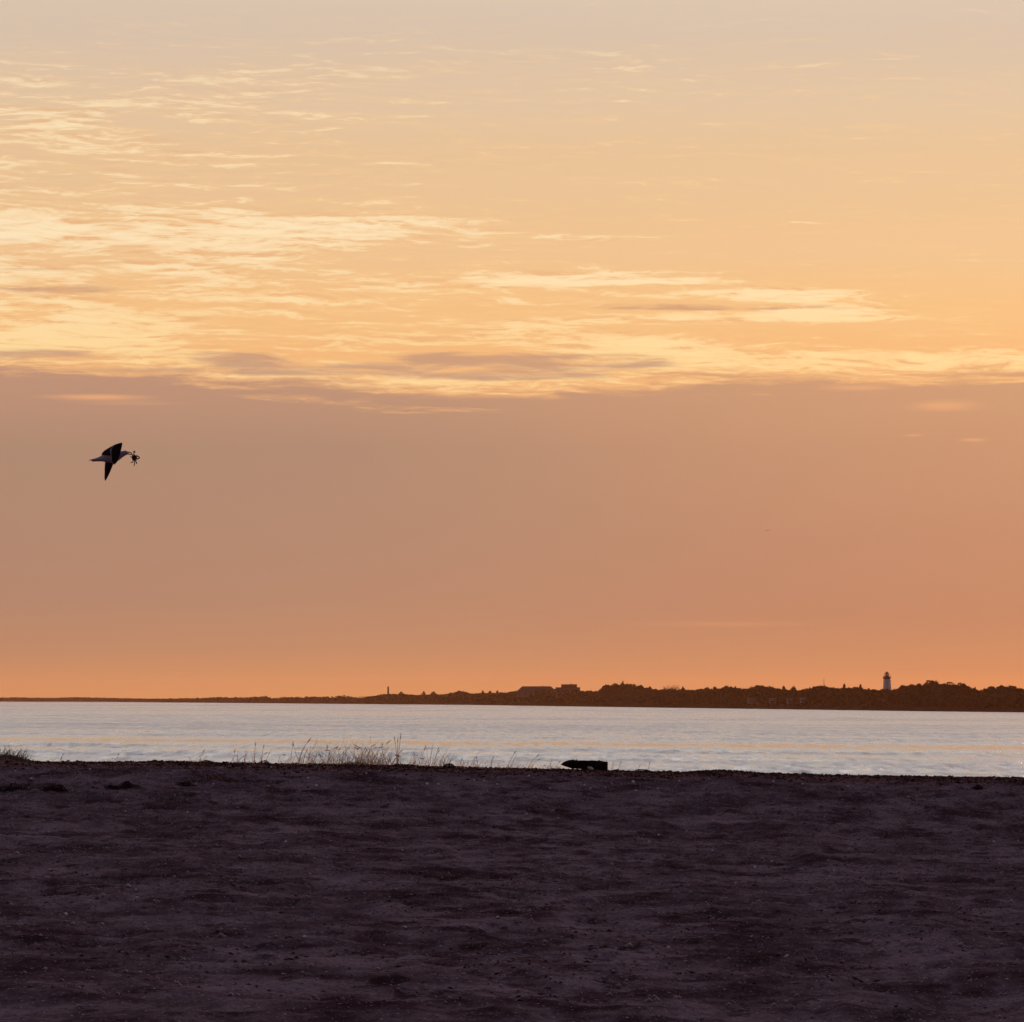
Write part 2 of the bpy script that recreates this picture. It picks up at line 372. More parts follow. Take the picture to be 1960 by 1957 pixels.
# ------------------------------------------------------------------ far shore
SH_PX = np.array([-1400, -500, 0, 200, 600, 900, 1200, 1500, 1760, 1960, 2400, 3000.])
SH_PY = np.array([1342.6, 1343.0, 1343.5, 1343.9, 1347.3, 1349.7, 1354, 1358, 1361.7, 1364, 1368, 1374])
def shoreD(px): return CAMZ*FPX/(np.interp(px, SH_PX, SH_PY)-HY)
SKY = [(-1400, 1335), (-300, 1334.5), (0, 1335), (40, 1334.3), (90, 1335.3), (150, 1334), (200, 1335.2), (290, 1337), (330, 1336.4), (395, 1335.2), (420, 1333.4), (470, 1334.6), (490, 1333.2), (510, 1331.8), (522, 1335.8),
       (545, 1333.6), (600, 1333), (640, 1333), (657, 1330), (672, 1333), (710, 1333), (735, 1328.5), (757, 1328), (762, 1330), (770, 1328), (782, 1330), (812, 1330),
       (850, 1329), (868, 1325.5), (880, 1324), (893, 1325), (900, 1327.5), (970, 1326), (988, 1322), (1060, 1320), (1118, 1322.6), (1146, 1323.5), (1149, 1322), (1153, 1316), (1165, 1312.5), (1200, 1312), (1232, 1315), (1250, 1320),
       (1305, 1320), (1322, 1321), (1345, 1319), (1375, 1319.5), (1392, 1315), (1410, 1317), (1428, 1319.5), (1445, 1315), (1465, 1315), (1492, 1318), (1512, 1321), (1530, 1321.5), (1550, 1318), (1562, 1315),
       (1577, 1314), (1592, 1317), (1612, 1318), (1628, 1318), (1640, 1316), (1655, 1319), (1664, 1321), (1690, 1320.5), (1717, 1320.5), (1725, 1315), (1742, 1313), (1760, 1312), (1790, 1310), (1820, 1311), (1850, 1313),
       (1862, 1319), (1878, 1321), (1900, 1317), (1915, 1314.5), (1937, 1316), (1960, 1319.5), (2050, 1316), (2300, 1312), (3000, 1320)]
SKX = np.array([a for a, b in SKY], float); SKYV = np.array([b for a, b in SKY], float)
BACK = 130.0
def skyZ(px, extra=BACK): return CAMZ+(HY-np.interp(px, SKX, SKYV))/FPX*(shoreD(px)+extra)
def landz(px, t):
    """height of the far land t metres behind the waterline"""
    zt = np.clip(skyZ(px)*np.interp(px, [-500, 600, 800], [.93, .90, .66])-0.4, 1.0, None)
    k = np.interp(t, [-60, 0, 12, 30, 60, 110, 170, 320, 600], [-2.0, 0, .14, .22, .42, .86, 1.0, .7, -.3])
    return zt*k
def lpos(px, t):
    d = shoreD(px)+t
    return (px-HX)/FPX*d, d
pxs = np.concatenate([np.linspace(-1400, -20, 40), np.arange(0, 1961, 4.0), np.linspace(1980, 3000, 40)])
ts = np.array([-60, -20, 0, 6, 12, 20, 30, 45, 60, 80, 110, 140, 170, 240, 320, 450, 600.])
PX, TT = np.meshgrid(pxs, ts); D = shoreD(PX)+TT
co = np.stack([(PX-HX)/FPX*D, D, landz(PX.ravel(), TT.ravel()).reshape(PX.shape)+0.35*fbm(PX/9, TT/25, 3, 3)*(TT > 2)], -1).reshape(-1, 3)
nx, ny = len(pxs), len(ts); i = (np.arange(ny-1)[:, None]*nx+np.arange(nx-1)[None, :]).ravel()
me = bpy.data.meshes.new('headland'); me.from_pydata(co.tolist(), [], np.stack([i, i+1, i+nx+1, i+nx], 1).tolist())
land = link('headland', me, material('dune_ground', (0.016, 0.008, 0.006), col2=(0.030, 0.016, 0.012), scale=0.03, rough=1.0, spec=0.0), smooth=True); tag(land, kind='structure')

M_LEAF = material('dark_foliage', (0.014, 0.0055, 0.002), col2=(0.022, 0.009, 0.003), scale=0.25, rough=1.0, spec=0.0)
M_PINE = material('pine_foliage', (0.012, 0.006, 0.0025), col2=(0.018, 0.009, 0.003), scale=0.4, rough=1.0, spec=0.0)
M_BARK = material('bark', (0.06, 0.045, 0.035), vary=0.6, scale=2, rough=0.9)
def leafcloud(mb, cen, size, r, m=0):
    """leaf-clump triangles/quads at given centres (numpy)"""
    n = len(cen)
    a = r.normal(size=(n, 3)); a /= np.linalg.norm(a, axis=1)[:, None]
    b = np.cross(a, r.normal(size=(n, 3))); b /= np.linalg.norm(b, axis=1)[:, None]
    s = np.asarray(size).reshape(-1, 1)*r.uniform(0.6, 1.3, (n, 1))
    pts = np.stack([cen-a*s, cen-b*s*.6, cen+a*s, cen+b*s*.6], 1).reshape(-1, 3)
    i0 = len(mb.v); mb.v += [tuple(p) for p in pts.tolist()]
    for k in range(n): mb.f.append((i0+4*k, i0+4*k+1, i0+4*k+2, i0+4*k+3)); mb.m.append(m)
def crown_points(r, n, w, h, kind):
    """points in a lumpy crown, base z=0, top z=h, half width w"""
    if kind == 'cone':
        z = r.uniform(0, 1, n)**1.25; rad = w*(1-z)**0.75*(0.75+0.25*np.sin(z*23+r.uniform(0, 6)))*np.sqrt(r.uniform(.25, 1, n)); th = r.uniform(0, 6.283, n)
        return np.stack([rad*np.cos(th), rad*np.sin(th), z*h], 1)
    k = 9; c = r.normal(size=(k, 3)); c /= np.linalg.norm(c, axis=1)[:, None]
    c = c*np.array([w*.62, w*.62, h*.30])*r.uniform(.5, 1, (k, 1)); c[0] = (0, 0, h*.22); c[:, 2] += h*.5
    rr = r.uniform(.26, .42, k)*min(w*1.3, h)
    j = r.integers(0, k, n); d = r.normal(size=(n, 3)); d /= np.linalg.norm(d, axis=1)[:, None]
    p = c[j]+d*(rr[j]*r.uniform(.35, 1, n)**.5)[:, None]
    p[:, 2] = np.clip(p[:, 2], 0, h); return p
# the scrub and low wood that covers the headland reads as one mass
mb = MB()
for _ in range(5200):
    px = random.choice((random.uniform(-150, 2150), random.uniform(700, 2000), random.uniform(700, 2000)))
    t = random.choice((random.uniform(35, 150), random.uniform(100, 160)))
    x, y = lpos(px, t); g = float(landz(px, t)); top = float(skyZ(px, t))
    room = top-g
    if t < 100: room *= random.uniform(.35, .9)
    else: room *= random.uniform(.75, 1.03)
    hh = max(.4, min(room, 6.5)); g = min(g, top-hh)-0.1
    ww = max(.8, hh*random.uniform(.6, 1.1)); n = 26
    pts = crown_points(rng, n, ww, hh, 'cone' if random.random() < .25 else 'round')+np.array([x, y, g])
    leafcloud(mb, pts, 0.20*hh*.9+.16, rng)
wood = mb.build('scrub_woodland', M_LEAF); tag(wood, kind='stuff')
print('wood faces', len(mb.f))

def tree(name, px, top, wpx, t, kind, label, cat, group, mat=None):
    d = float(shoreD(px)+t); x = (px-HX)/FPX*d; g = float(landz(px, t))-0.2
    z = CAMZ+(HY-top)/FPX*d; h = z-g; w = wpx/2/FPX*d*(2.3 if kind == 'cone' else 1.15)
    e = empty(name, (x, d, g), label, cat, group)
    tr = MB(); tr.tube([(0, 0, 0), (0.05*w, 0, h*.35), (0, .05*w, h*.75)], [max(.12, h*.035), h*.026, h*.008], 6)
    limbs = 7 if kind != 'bare' else 16
    tips = []
    for k in range(limbs):
        th = k*2.4; zz = h*random.uniform(.3, .65); ln = w*random.uniform(.5, .85)
        tip = (ln*math.cos(th), ln*math.sin(th), min(h, zz+h*random.uniform(.15, .35))); tips.append(tip)
        tr.tube([(0, 0, zz), (tip[0]*.5, tip[1]*.5, zz+(tip[2]-zz)*.35), tip], [h*.014, h*.010, h*.004], 4)
    tr.build('trunk', M_BARK, e)
    c = MB()
    if kind == 'bare':
        for tip in tips:
            for q in range(9):
                v = Vector((random.gauss(0, 1), random.gauss(0, 1), abs(random.gauss(.8, .8)))).normalized()*w*random.uniform(.25, .5)
                p = Vector(tip)*random.uniform(.75, 1.0); e2 = p+v; e2.z = min(e2.z, h)
                c.tube([p, (p+e2)/2+Vector((0, 0, .05*w)), e2], [.05, .04, .02], 3)
        c.build('twigs', M_BARK, e)
    else:
        base = h*(.12 if kind == 'cone' else .22); n = int(260+22*wpx)
        pts = crown_points(rng, n, w, h-base, kind)+np.array([0, 0, base])
        leafcloud(c, pts, min(.55, .10*w+.12), rng); c.build('crown', mat or (M_PINE if kind == 'cone' else M_LEAF), e)
    return e
G1 = 'trees standing out of the far wood'
T = [('pine_tree', 811, 1323.5, 8, 'cone', 'small pointed dark tree standing alone on the low dunes, right of the tiny slim tower'),
     ('pine_tree', 768, 1324.5, 12, 'cone', 'squat pointed evergreen close beside the right of the tiny slim tower'),
     ('broad_tree', 830, 1324.5, 16, 'round', 'low rounded tree with ragged top, right of the lone pointed dune tree'),
     ('broad_tree', 880, 1322.5, 20, 'round', 'low wide bushy tree on the dunes midway between slim tower and long house'),
     ('pine_tree', 924, 1322, 7, 'cone', 'thin spiky evergreen, leftmost of three spikes before the long house'),
     ('pine_tree', 938, 1323, 9, 'cone', 'blunt dark evergreen, middle of three spikes before the long house'),
     ('pine_tree', 952, 1322, 8, 'cone', 'pointed evergreen nearest the long house, rightmost of three spikes'),
     ('broad_tree', 1124, 1320.5, 7, 'round', 'very small round tree hugging the right wall of the flat-topped house'),
     ('broad_tree', 1131, 1320, 7, 'round', 'small round shrubby tree in the gap between flat-topped house and big tree clump'),
     ('broad_tree', 1160, 1311, 22, 'round', 'tall broad tree forming the steep left end of the big tree clump'),
     ('broad_tree', 1178, 1308.5, 26, 'round', 'broad high tree in the big tree clump, left of its pointed top'),
     ('pine_tree', 1192, 1304.5, 10, 'cone', 'narrow pointed tree poking highest out of the big tree clump'),
     ('broad_tree', 1207, 1309.5, 28, 'round', 'broad tree in the big tree clump, just right of its pointed top'),
     ('broad_tree', 1226, 1312, 24, 'round', 'lower broad tree forming the sloping right end of the big tree clump'),
     ('pine_tree', 1244, 1315, 12, 'cone', 'dark pointed tree at the foot of the big tree clump, on its right'),
     ('bare_tree', 1278, 1311.5, 22, 'bare', 'leafless tree with a wispy spreading top, left one of the bare pair'),
     ('bare_tree', 1293, 1311, 18, 'bare', 'leafless tree with a wispy upright top, right one of the bare pair'),
     ('pine_tree', 1307, 1315.5, 11, 'cone', 'dark pointed tree just right of the bare pair'),
     ('broad_tree', 1353, 1315.5, 13, 'round', 'small lumpy tree just left of the black domed tree'),
     ('broad_tree', 1368, 1311.5, 11, 'round', 'black domed tree standing clear of the wood right of the bare pair'),
     ('broad_tree', 1390, 1313, 20, 'round', 'wide dome-topped tree to the right of the black domed tree'),
     ('broad_tree', 1450, 1312.8, 34, 'round', 'wide flat-topped tree in the middle of the wood, above the long pale cottage'),
     ('bare_tree', 1475, 1311, 11, 'bare', 'single leafless tree above the second pale cottage'),
     ('pine_tree', 1500, 1313.5, 10, 'cone', 'small pointed evergreen immediately left of the dark rounded cone tree'),
     ('broad_tree', 1519, 1311, 13, 'round', 'dark rounded cone tree standing tall left of the radio mast'),
     ('broad_tree', 1545, 1316, 12, 'round', 'small faint tree between the dark rounded cone tree and the radio mast'),
     ('broad_tree', 1573, 1312.3, 18, 'round', 'broad tree at the foot of the radio mast'),
     ('pine_tree', 1616, 1309.5, 9, 'cone', 'sharp pointed evergreen midway between the radio mast and the lighthouse'),
     ('pine_tree', 1647, 1310.5, 9, 'cone', 'sharp pointed evergreen nearest the left of the lighthouse'),
     ('broad_tree', 1636, 1315, 18, 'round', 'low round tree between the two sharp evergreens left of the lighthouse'),
     ('broad_tree', 1728, 1312, 22, 'round', 'low flat tree beginning the great wood just right of the lighthouse'),
     ('broad_tree', 1745, 1307, 14, 'round', 'small raised tree on the left shoulder of the great wood'),
     ('broad_tree', 1759, 1305.8, 14, 'round', 'second raised tree on the left shoulder of the great wood'),
     ('broad_tree', 1786, 1303.5, 40, 'round', 'tallest and widest tree at the summit of the great wood'),
     ('broad_tree', 1818, 1306.5, 30, 'round', 'broad tree just right of the summit of the great wood'),
     ('broad_tree', 1844, 1308, 28, 'round', 'broad tree ending the great wood with a steep right side'),
     ('broad_tree', 1898, 1315, 30, 'round', 'low spreading tree left of the last hump near the right edge'),
     ('broad_tree', 1915, 1312, 20, 'round', 'tree topping the last hump near the right edge'),
     ('broad_tree', 1938, 1313.5, 26, 'round', 'low wide tree nearest the right edge of the picture')]
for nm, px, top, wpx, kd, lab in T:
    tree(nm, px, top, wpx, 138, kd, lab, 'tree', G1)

M_WHITE = material('white_render', (0.72, 0.70, 0.70), vary=-.12, scale=1.5, rough=0.7)
M_PALE = material('pale_clapboard', (0.26, 0.24, 0.24), vary=-.15, scale=1.0, rough=0.8)
M_SHINGLE = material('grey_shingle', (0.11, 0.095, 0.09), vary=.35, scale=3, rough=0.9)
M_ROOF = material('roof_shingle', (0.06, 0.05, 0.048), vary=.4, scale=3, rough=0.9)
M_IRON = material('dark_iron', (0.03, 0.026, 0.025), vary=.3, scale=4, rough=0.5)
M_BRICK = material('brick', (0.2, 0.09, 0.06), vary=.3, scale=6, rough=0.9)
M_GLASS = material('window_glass', (0.03, 0.03, 0.035), rough=0.08, spec=0.5)
def clear_glass():
    m = bpy.data.materials.new('lantern_glass'); m.use_nodes = True; nt = m.node_tree
    t = nt.nodes.new('ShaderNodeBsdfTransparent'); g = nt.nodes.new('ShaderNodeBsdfGlossy'); g.inputs['Roughness'].default_value = .05
    t.inputs[0].default_value = (.86, .84, .82, 1)
    x = nt.nodes.new('ShaderNodeMixShader'); x.inputs[0].default_value = .12
    nt.links.new(t.outputs[0], x.inputs[1]); nt.links.new(g.outputs[0], x.inputs[2]); nt.links.new(x.outputs[0], nt.nodes['Material Output'].inputs[0]); return m
M_LANT = clear_glass()

# lighthouse
def lighthouse():
    px = 1697.5; t = 150; d = float(shoreD(px)+t); s = d/FPX
    g = float(landz(px, t)); zt = lambda y: CAMZ+(HY-y)*s-g
    e = empty('lighthouse', ((px-HX)*s, d, g), 'white tapering lighthouse with dark gallery and lantern rising above the far trees', 'lighthouse')
    rb, rt = 7.9*s, 6.5*s
    tw = MB(); tw.lathe([(rb*1.12, -.5), (rb*1.06, .5), (rb, zt(1320)), (rt*1.02, zt(1302)), (rt, zt(1299.5))], 28); tw.build('tower', M_WHITE, e, True)
    ga = MB(); ga.lathe([(rt*.98, zt(1300.6)), (rt*1.12, zt(1298.6)), (8.0*s, zt(1297.0)), (8.0*s, zt(1296.3))], 28); go = ga.build('gallery', M_IRON, e)
    ra = MB()
    for k in range(12):
        a = 2*math.pi*k/12; ra.tube([(7.6*s*math.cos(a), 7.6*s*math.sin(a), zt(1296.3)), (7.6*s*math.cos(a), 7.6*s*math.sin(a), zt(1293.3))], .035, 4)
    for zz in (1293.3, 1294.8):
        ring = [(7.6*s*math.cos(2*math.pi*k/28), 7.6*s*math.sin(2*math.pi*k/28), zt(zz)) for k in range(29)]; ra.tube(ring, .035, 4)
    ra.build('railing', M_IRON, go)
    ba = MB(); ba.lathe([(4.6*s, zt(1296.3)), (4.6*s, zt(1293.6))], 16); ba.build('lantern_base', M_IRON, e)
    gl = MB(); n = 16; gl.lathe([(4.3*s, zt(1293.6)), (4.3*s, zt(1290.4))], n)
    go2 = gl.build('lantern_glass', M_LANT, e)
    for k in range(8):
        mu = MB(); a = 2*math.pi*k/8+.2; mu.tube([(4.4*s*math.cos(a), 4.4*s*math.sin(a), zt(1293.6)), (4.4*s*math.cos(a), 4.4*s*math.sin(a), zt(1290.4))], .06, 4); mu.build('mullion', M_IRON, go2)
    le = MB(); le.lathe([(.15, zt(1293.6)), (.32, zt(1292.8)), (.36, zt(1292)), (.28, zt(1291.2)), (.1, zt(1290.7))], 12); le.build('lens', M_GLASS, e, True)
    rf = MB(); rf.lathe([(4.9*s, zt(1290.4)), (4.4*s, zt(1289.4)), (3.0*s, zt(1287.9)), (1.3*s, zt(1286.7)), (.5*s, zt(1286.2))], 16); ro = rf.build('roof', M_IRON, e, True)
    fi = MB(); fi.lathe([(.5*s, zt(1286.2)), (.75*s, zt(1285.7)), (.3*s, zt(1285.2)), (.1*s, zt(1284.0))], 8); fi.build('finial', M_IRON, ro)
    for y in (1304, 1311, 1317):
        f = MB(); k = (1320-y)/20.5; r = rb+(rt-rb)*k
        a = -math.pi/2+1.12; cx, cy = r*math.cos(a)*1.0, r*math.sin(a)*1.0
        f.box(cx-.28, cx+.28, cy-.14, cy+.3, zt(y)-.55, zt(y)+.55); wo = f.build('window', M_IRON, e)
    dr = MB(); dr.box(-.6, .6, -rb*1.10, -rb*.9, .4, 2.6); dr.build('door', M_IRON, e)
lighthouse()

def gable(name, px, top, wpx, t, depth, wallfrac, label, walls, roofm, group=None, chimneys=1, wins=5, flat=False, mat_win=None, hipped=False, base=None):
    d = float(shoreD(px)+t); s = d/FPX; g = float(landz(px, t))-.3 if base is None else CAMZ+(HY-base)*s
    x = (px-HX)*s; W = wpx*s/2; H = CAMZ+(HY-top)*s-g
    e = empty(name, (x, d, g), label, 'house', group)
    hw = H*wallfrac
    w = MB(); w.box(-W, W, -depth/2, depth/2, 0, hw)
    if not (flat or hipped):
        for sx in (-1, 1): w.quad([(sx*W, -depth/2, hw), (sx*W, depth/2, hw), (sx*W, 0, H-.15)])
    w.build('wall', walls, e)
    r = MB(); ov = .35
    if flat:
        r.box(-W-ov, W+ov, -depth/2-ov, depth/2+ov, hw, hw+.5)
        r.box(-W*.55, W*.75, -depth/3, depth/3, hw+.5, H)
    else:
        rx = W*.72 if hipped else W+ov; a = W+ov; b = depth/2+ov; th = .18
        i = r.add([(-a, -b, hw-.1), (a, -b, hw-.1), (a, b, hw-.1), (-a, b, hw-.1), (-rx, 0, H), (rx, 0, H)])
        for f in ((0, 1, 5, 4), (2, 3, 4, 5), (0, 4, 3), (1, 2, 5), (0, 3, 2, 1)): r.face([i+k for k in f])
    ro = r.build('roof', roofm, e)
    for k in range(chimneys):
        cx = W*(-.55+1.1*k/max(1, chimneys-1)) if chimneys > 1 else W*.3
        c = MB(); c.box(cx-.45, cx+.45, -.4, .4, H-1.4, H+.55); c.build('chimney', M_BRICK, ro)
    for k in range(wins):
        cx = -W+2*W*(k+.5)/wins
        if k == wins//2 and wins > 2:
            f = MB(); f.box(cx-.5, cx+.5, -depth/2-.06, -depth/2+.05, .1, min(2.1, hw*.8)); f.build('door', M_IRON, e); continue
        f = MB(); f.box(cx-.5, cx+.5, -depth/2-.05, -depth/2+.05, hw*.42, hw*.78); fo = f.build('window', mat_win or M_GLASS, e)
        q = MB()
        z0, z1 = hw*.42, hw*.78
        for (a0, a1, b0, b1) in ((-.62, -.5, z0-.1, z1+.1), (.5, .62, z0-.1, z1+.1), (-.5, .5, z0-.1, z0), (-.5, .5, z1, z1+.1)):
            q.box(cx+a0, cx+a1, -depth/2-.08, -depth/2+.02, b0, b1)
        q.build('frame', M_SHINGLE, fo)
    return e
gable('beach_house', 1027, 1314.0, 76, 120, 12, .52, 'long low shingled house with a wide sloping roof on the far bluff', M_SHINGLE, M_ROOF, chimneys=1, wins=7, hipped=True)
gable('beach_house', 1087, 1310.2, 46, 125, 12, .72, 'tall flat-topped house on the far bluff right of the long low house', M_SHINGLE, M_ROOF, chimneys=1, wins=5, flat=True)
gable('cottage', 1064, 1319.5, 9, 100, 5, .6, 'tiny pale gabled cottage squeezed between the long house and the flat-topped house', M_PALE, M_ROOF, chimneys=0, wins=2)
gable('cottage', 1441, 1336, 19, 26, 6, .55, 'long pale cottage low in the wood, leftmost of the pale cottages by the water', M_PALE, M_ROOF, 'pale cottages at the edge of the wood', 1, 4, base=1347)
gable('cottage', 1479, 1336, 11, 26, 5, .55, 'small pale cottage in the wood, second from the long pale cottage', M_PALE, M_ROOF, 'pale cottages at the edge of the wood', 0, 3, base=1347)
gable('cottage', 1511, 1336, 9, 26, 5, .6, 'narrow pale cottage below the dark rounded cone tree', M_PALE, M_ROOF, 'pale cottages at the edge of the wood', 0, 2, base=1347)
gable('cottage', 1536, 1335, 8, 26, 5, .6, 'smallest pale cottage of the row, nearest the radio mast', M_PALE, M_ROOF, 'pale cottages at the edge of the wood', 0, 2, base=1346)

def slim_tower():
    px, t = 743, 120; d = float(shoreD(px)+t); s = d/FPX; g = CAMZ+(HY-1330)*s
    e = empty('slim_tower', ((px-HX)*s, d, g), 'tiny slim tower standing on the low dunes left of the houses', 'tower')
    H = (1330-1314.5)*s
    a = MB(); a.lathe([(1.9*s, 0), (1.5*s, H*.86)], 12); a.build('shaft', M_SHINGLE, e)
    b = MB(); b.lathe([(1.5*s, H*.86), (2.0*s, H*.88), (2.0*s, H*.92), (1.3*s, H*.93)], 12); b.build('gallery', M_IRON, e)
    c = MB(); c.lathe([(1.3*s, H*.93), (1.2*s, H*.98), (.2*s, H*1.03)], 10); c.build('cap', M_IRON, e)
slim_tower()
def mast():
    px, t = 1577, 140; d = float(shoreD(px)+t); s = d/FPX; g = float(landz(px, t))-.2
    e = empty('radio_mast', ((px-HX)*s, d, g), 'thin radio mast rising out of the wood left of the lighthouse', 'mast')
    H = CAMZ+(HY-1297.5)*s-g
    a = MB(); a.tube([(0, 0, 0), (0, 0, H*.7), (0, 0, H)], [.13, .10, .05], 6); a.build('pole', M_IRON, e)
    for z in (H*.72, H*.84): b = MB(); b.tube([(-.6, 0, z), (.6, 0, z)], .04, 4); b.build('crossbar', M_IRON, e)
    for k in range(3):
        c = MB(); th = k*2.1; c.tube([(0, 0, H*.7), (3.2*math.cos(th), 3.2*math.sin(th), .3)], .025, 3); c.build('guy_wire', M_IRON, e)
mast()

# ------------------------------------------------------------------ gull with its crab
M_BODY = material('gull_plumage', (0.52, 0.48, 0.50), vary=-.25, scale=8, rough=0.8)
M_WING = material('gull_dark_wing', (0.012, 0.010, 0.011), vary=.6, scale=14, rough=0.7)
M_WINGU = material('gull_wing_underside', (0.06, 0.035, 0.036), vary=.4, scale=14, rough=0.8)
M_BILL = material('gull_bill', (0.10, 0.05, 0.02), rough=0.5)
M_FOOT = material('gull_foot', (0.35, 0.10, 0.08), rough=0.6)
M_EYE = material('gull_eye', (0.01, 0.01, 0.01), rough=0.1)
YB = 73.0
org = at(213, 876, YB)
def bp(px, py, dy=0.0):     # a point of the bird, relative to its body, in metres
    return Vector(((px-213)/FPX*YB, dy, -(py-876)/FPX*YB))
def gull():
    b = MB(); U = YB/FPX
    secs = [(176, 880.8, 1.6, 6), (181, 880.2, 2.2, 6), (188, 879, 3.6, 6.2), (195, 877.8, 6, 7.5), (203, 876.4, 8.4, 9.5), (211, 876.2, 10.4, 11), (218, 875.8, 11, 11.2), (224, 874.2, 9.6, 10.2),
            (229, 872.4, 8.2, 8.6), (234, 869.9, 6.4, 7), (238, 868.1, 5.3, 6), (241, 867.3, 4.6, 5), (244, 867.1, 3.0, 3.6), (246, 867.2, 1.6, 2)]
    n = 14
    b.loft([[bp(x, cy-hh*math.sin(2*math.pi*j/n), dd*U*math.cos(2*math.pi*j/n)) for j in range(n)] for x, cy, hh, dd in secs], 0)
    # tail: two spreading halves with a notch
    for pts in ([(186, 877.5), (177, 879), (168.8, 881.8), (176, 882), (186, 881)], [(188, 880), (178, 881.5), (174.5, 884), (186, 883.6), (198, 883.5)]):
        f = [bp(x, y, -.02+.05*k/5) for k, (x, y) in enumerate(pts)]; g = [p+Vector((0, .035, .004)) for p in f]; b.loft([f, g], 0)
    # bill, slightly open on the crab's leg
    up = [(243.5, 865.9, 1.1), (247, 866.0, .95), (250, 866.7, .85), (252, 868.3, .8), (253.6, 870.6, .45)]
    b.tube([bp(x, y) for x, y, r in up], [r*U*1.2 for x, y, r in up], 6, 3)
    lo = [(243, 869.2, 1.0), (247.5, 869.7, .75), (250.5, 870.4, .8), (252.8, 870.9, .4)]
    b.tube([bp(x, y) for x, y, r in lo], [r*U*1.25 for x, y, r in lo], 6, 3)
    for sy in (-1, 1):
        c = bp(241.6, 865.6, sy*4.4*U); b.loft([[c+Vector((r*math.cos(a), sy*q, r*math.sin(a))) for a in [k*math.pi/3 for k in range(6)]] for r, q in ((.0058, -.003), (.0055, .002), (.002, .005))], 5)
    def wing(LE, TE, cols, matf, th=.010, notch=0):
        # surface between leading and trailing edge with thickness, thinning to the trailing edge
        rings = []
        for (a, b_) in zip(LE, TE):
            top, bot = [], []
            for k in range(cols+1):
                q = k/cols; p = a.lerp(b_, q); t = th*(1-q)**.6+.0012
                p = p+Vector((0, -.02*math.sin(math.pi*q), 0)); top.append(p+Vector((0, -t, 0))); bot.append(p+Vector((0, t, 0)))
            rings.append(top+bot[::-1])
        i0 = len(b.v); n = len(rings[0])
        for r in rings: b.add(r)
        for s in range(len(rings)-1):
            for j in range(n):
                a = i0+s*n+j; c = i0+s*n+(j+1) % n
                q = j if j < cols else (2*cols-j if j > cols else cols)
                b.face((a, c, c+n, a+n), matf(q, s, cols))
        b.face([i0+j for j in range(n)], matf(0, 0, cols)); b.face([i0+(len(rings)-1)*n+j for j in range(n)][::-1], matf(0, 9, cols))
    # near wing: arm raised towards the viewer
    LE = [bp(221, 888.5, -.02), bp(224.5, 885.5, -.07), bp(228.5, 879.5, -.13), bp(231.6, 871, -.18), bp(234.2, 862, -.22), bp(236.2, 855, -.25), bp(237, 850.2, -.27)]
    TE = [bp(215.5, 888, -.05), bp(214.6, 884.5, -.09), bp(214.0, 878, -.13), bp(213.6, 871.5, -.16), bp(213.2, 865.5, -.18), bp(213, 862, -.19), bp(220, 853.5, -.22)]
    wing(LE, TE, 12, lambda q, s, c: 0 if q >= c-1 else 1)
    # its hand folded back over the shoulder
    LE = [bp(236.3, 849.2, -.25), bp(230, 850, -.21), bp(223, 852, -.17), bp(215, 855.4, -.13), bp(207, 859.6, -.10), bp(200.5, 863.6, -.085), bp(196.4, 867.6, -.08), bp(195, 871.5, -.075)]
    TE = [bp(234, 856, -.20), bp(228, 866, -.17), bp(222, 872, -.14), bp(214, 873.2, -.10), bp(208, 872.8, -.085), bp(203, 872.6, -.08), bp(199, 872.4, -.077), bp(196, 872.2, -.075)]
    wing(LE, TE, 8, lambda q, s, c: 1 if q < c*.38 else 2, .008)
    # far wing beating downwards
    LE = [bp(218, 884, .05), bp(215.5, 889, .09), bp(212.3, 895.5, .14), bp(208.8, 902.5, .19), bp(205, 909.5, .23), bp(202, 914.5, .26), bp(199.4, 918.8, .28)]
    TE = [bp(201, 880.5, .05), bp(200, 887, .09), bp(198.8, 894.5, .14), bp(198.2, 902, .19), bp(197.6, 908.5, .23), bp(197.3, 914.6, .26), bp(198.2, 918.6, .28)]
    wing(LE, TE, 8, lambda q, s, c: 4 if s == 9 else 1, .007)
    for k in range(9):                               # separate primary tips along the trailing edge
        q = (k+.6)/9.5; i = min(5, int(q*6)); p = TE[i].lerp(TE[i+1], q*6-i)
        b.loft([[p+Vector((.014, -.002, .012)), p+Vector((.014, .002, .012)), p+Vector((.014, .002, -.008)), p+Vector((.014, -.002, -.008))],
                [p+Vector((-.006, -.001, -.010)), p+Vector((-.006, .001, -.010)), p+Vector((-.004, .001, -.014)), p+Vector((-.004, -.001, -.014))]], 1)
    for dx, dy in ((219.6, -.03), (217, -.055)):      # tucked feet
        b.tube([bp(dx-3, 884, dy), bp(dx-.6, 888, dy), bp(dx+.2, 890, dy)], [.012, .010, .006], 5, 4)
    o = b.build('gull', [M_BODY, M_WING, M_WINGU, M_BILL, M_FOOT, M_EYE], smooth=True); o.location = org
    tag(o, 'large flying gull with pale body and black wings carrying a crab in its bill', 'gull')
gull()
M_CRAB = material('crab_shell', (0.022, 0.014, 0.012), vary=.8, scale=30, rough=0.6)
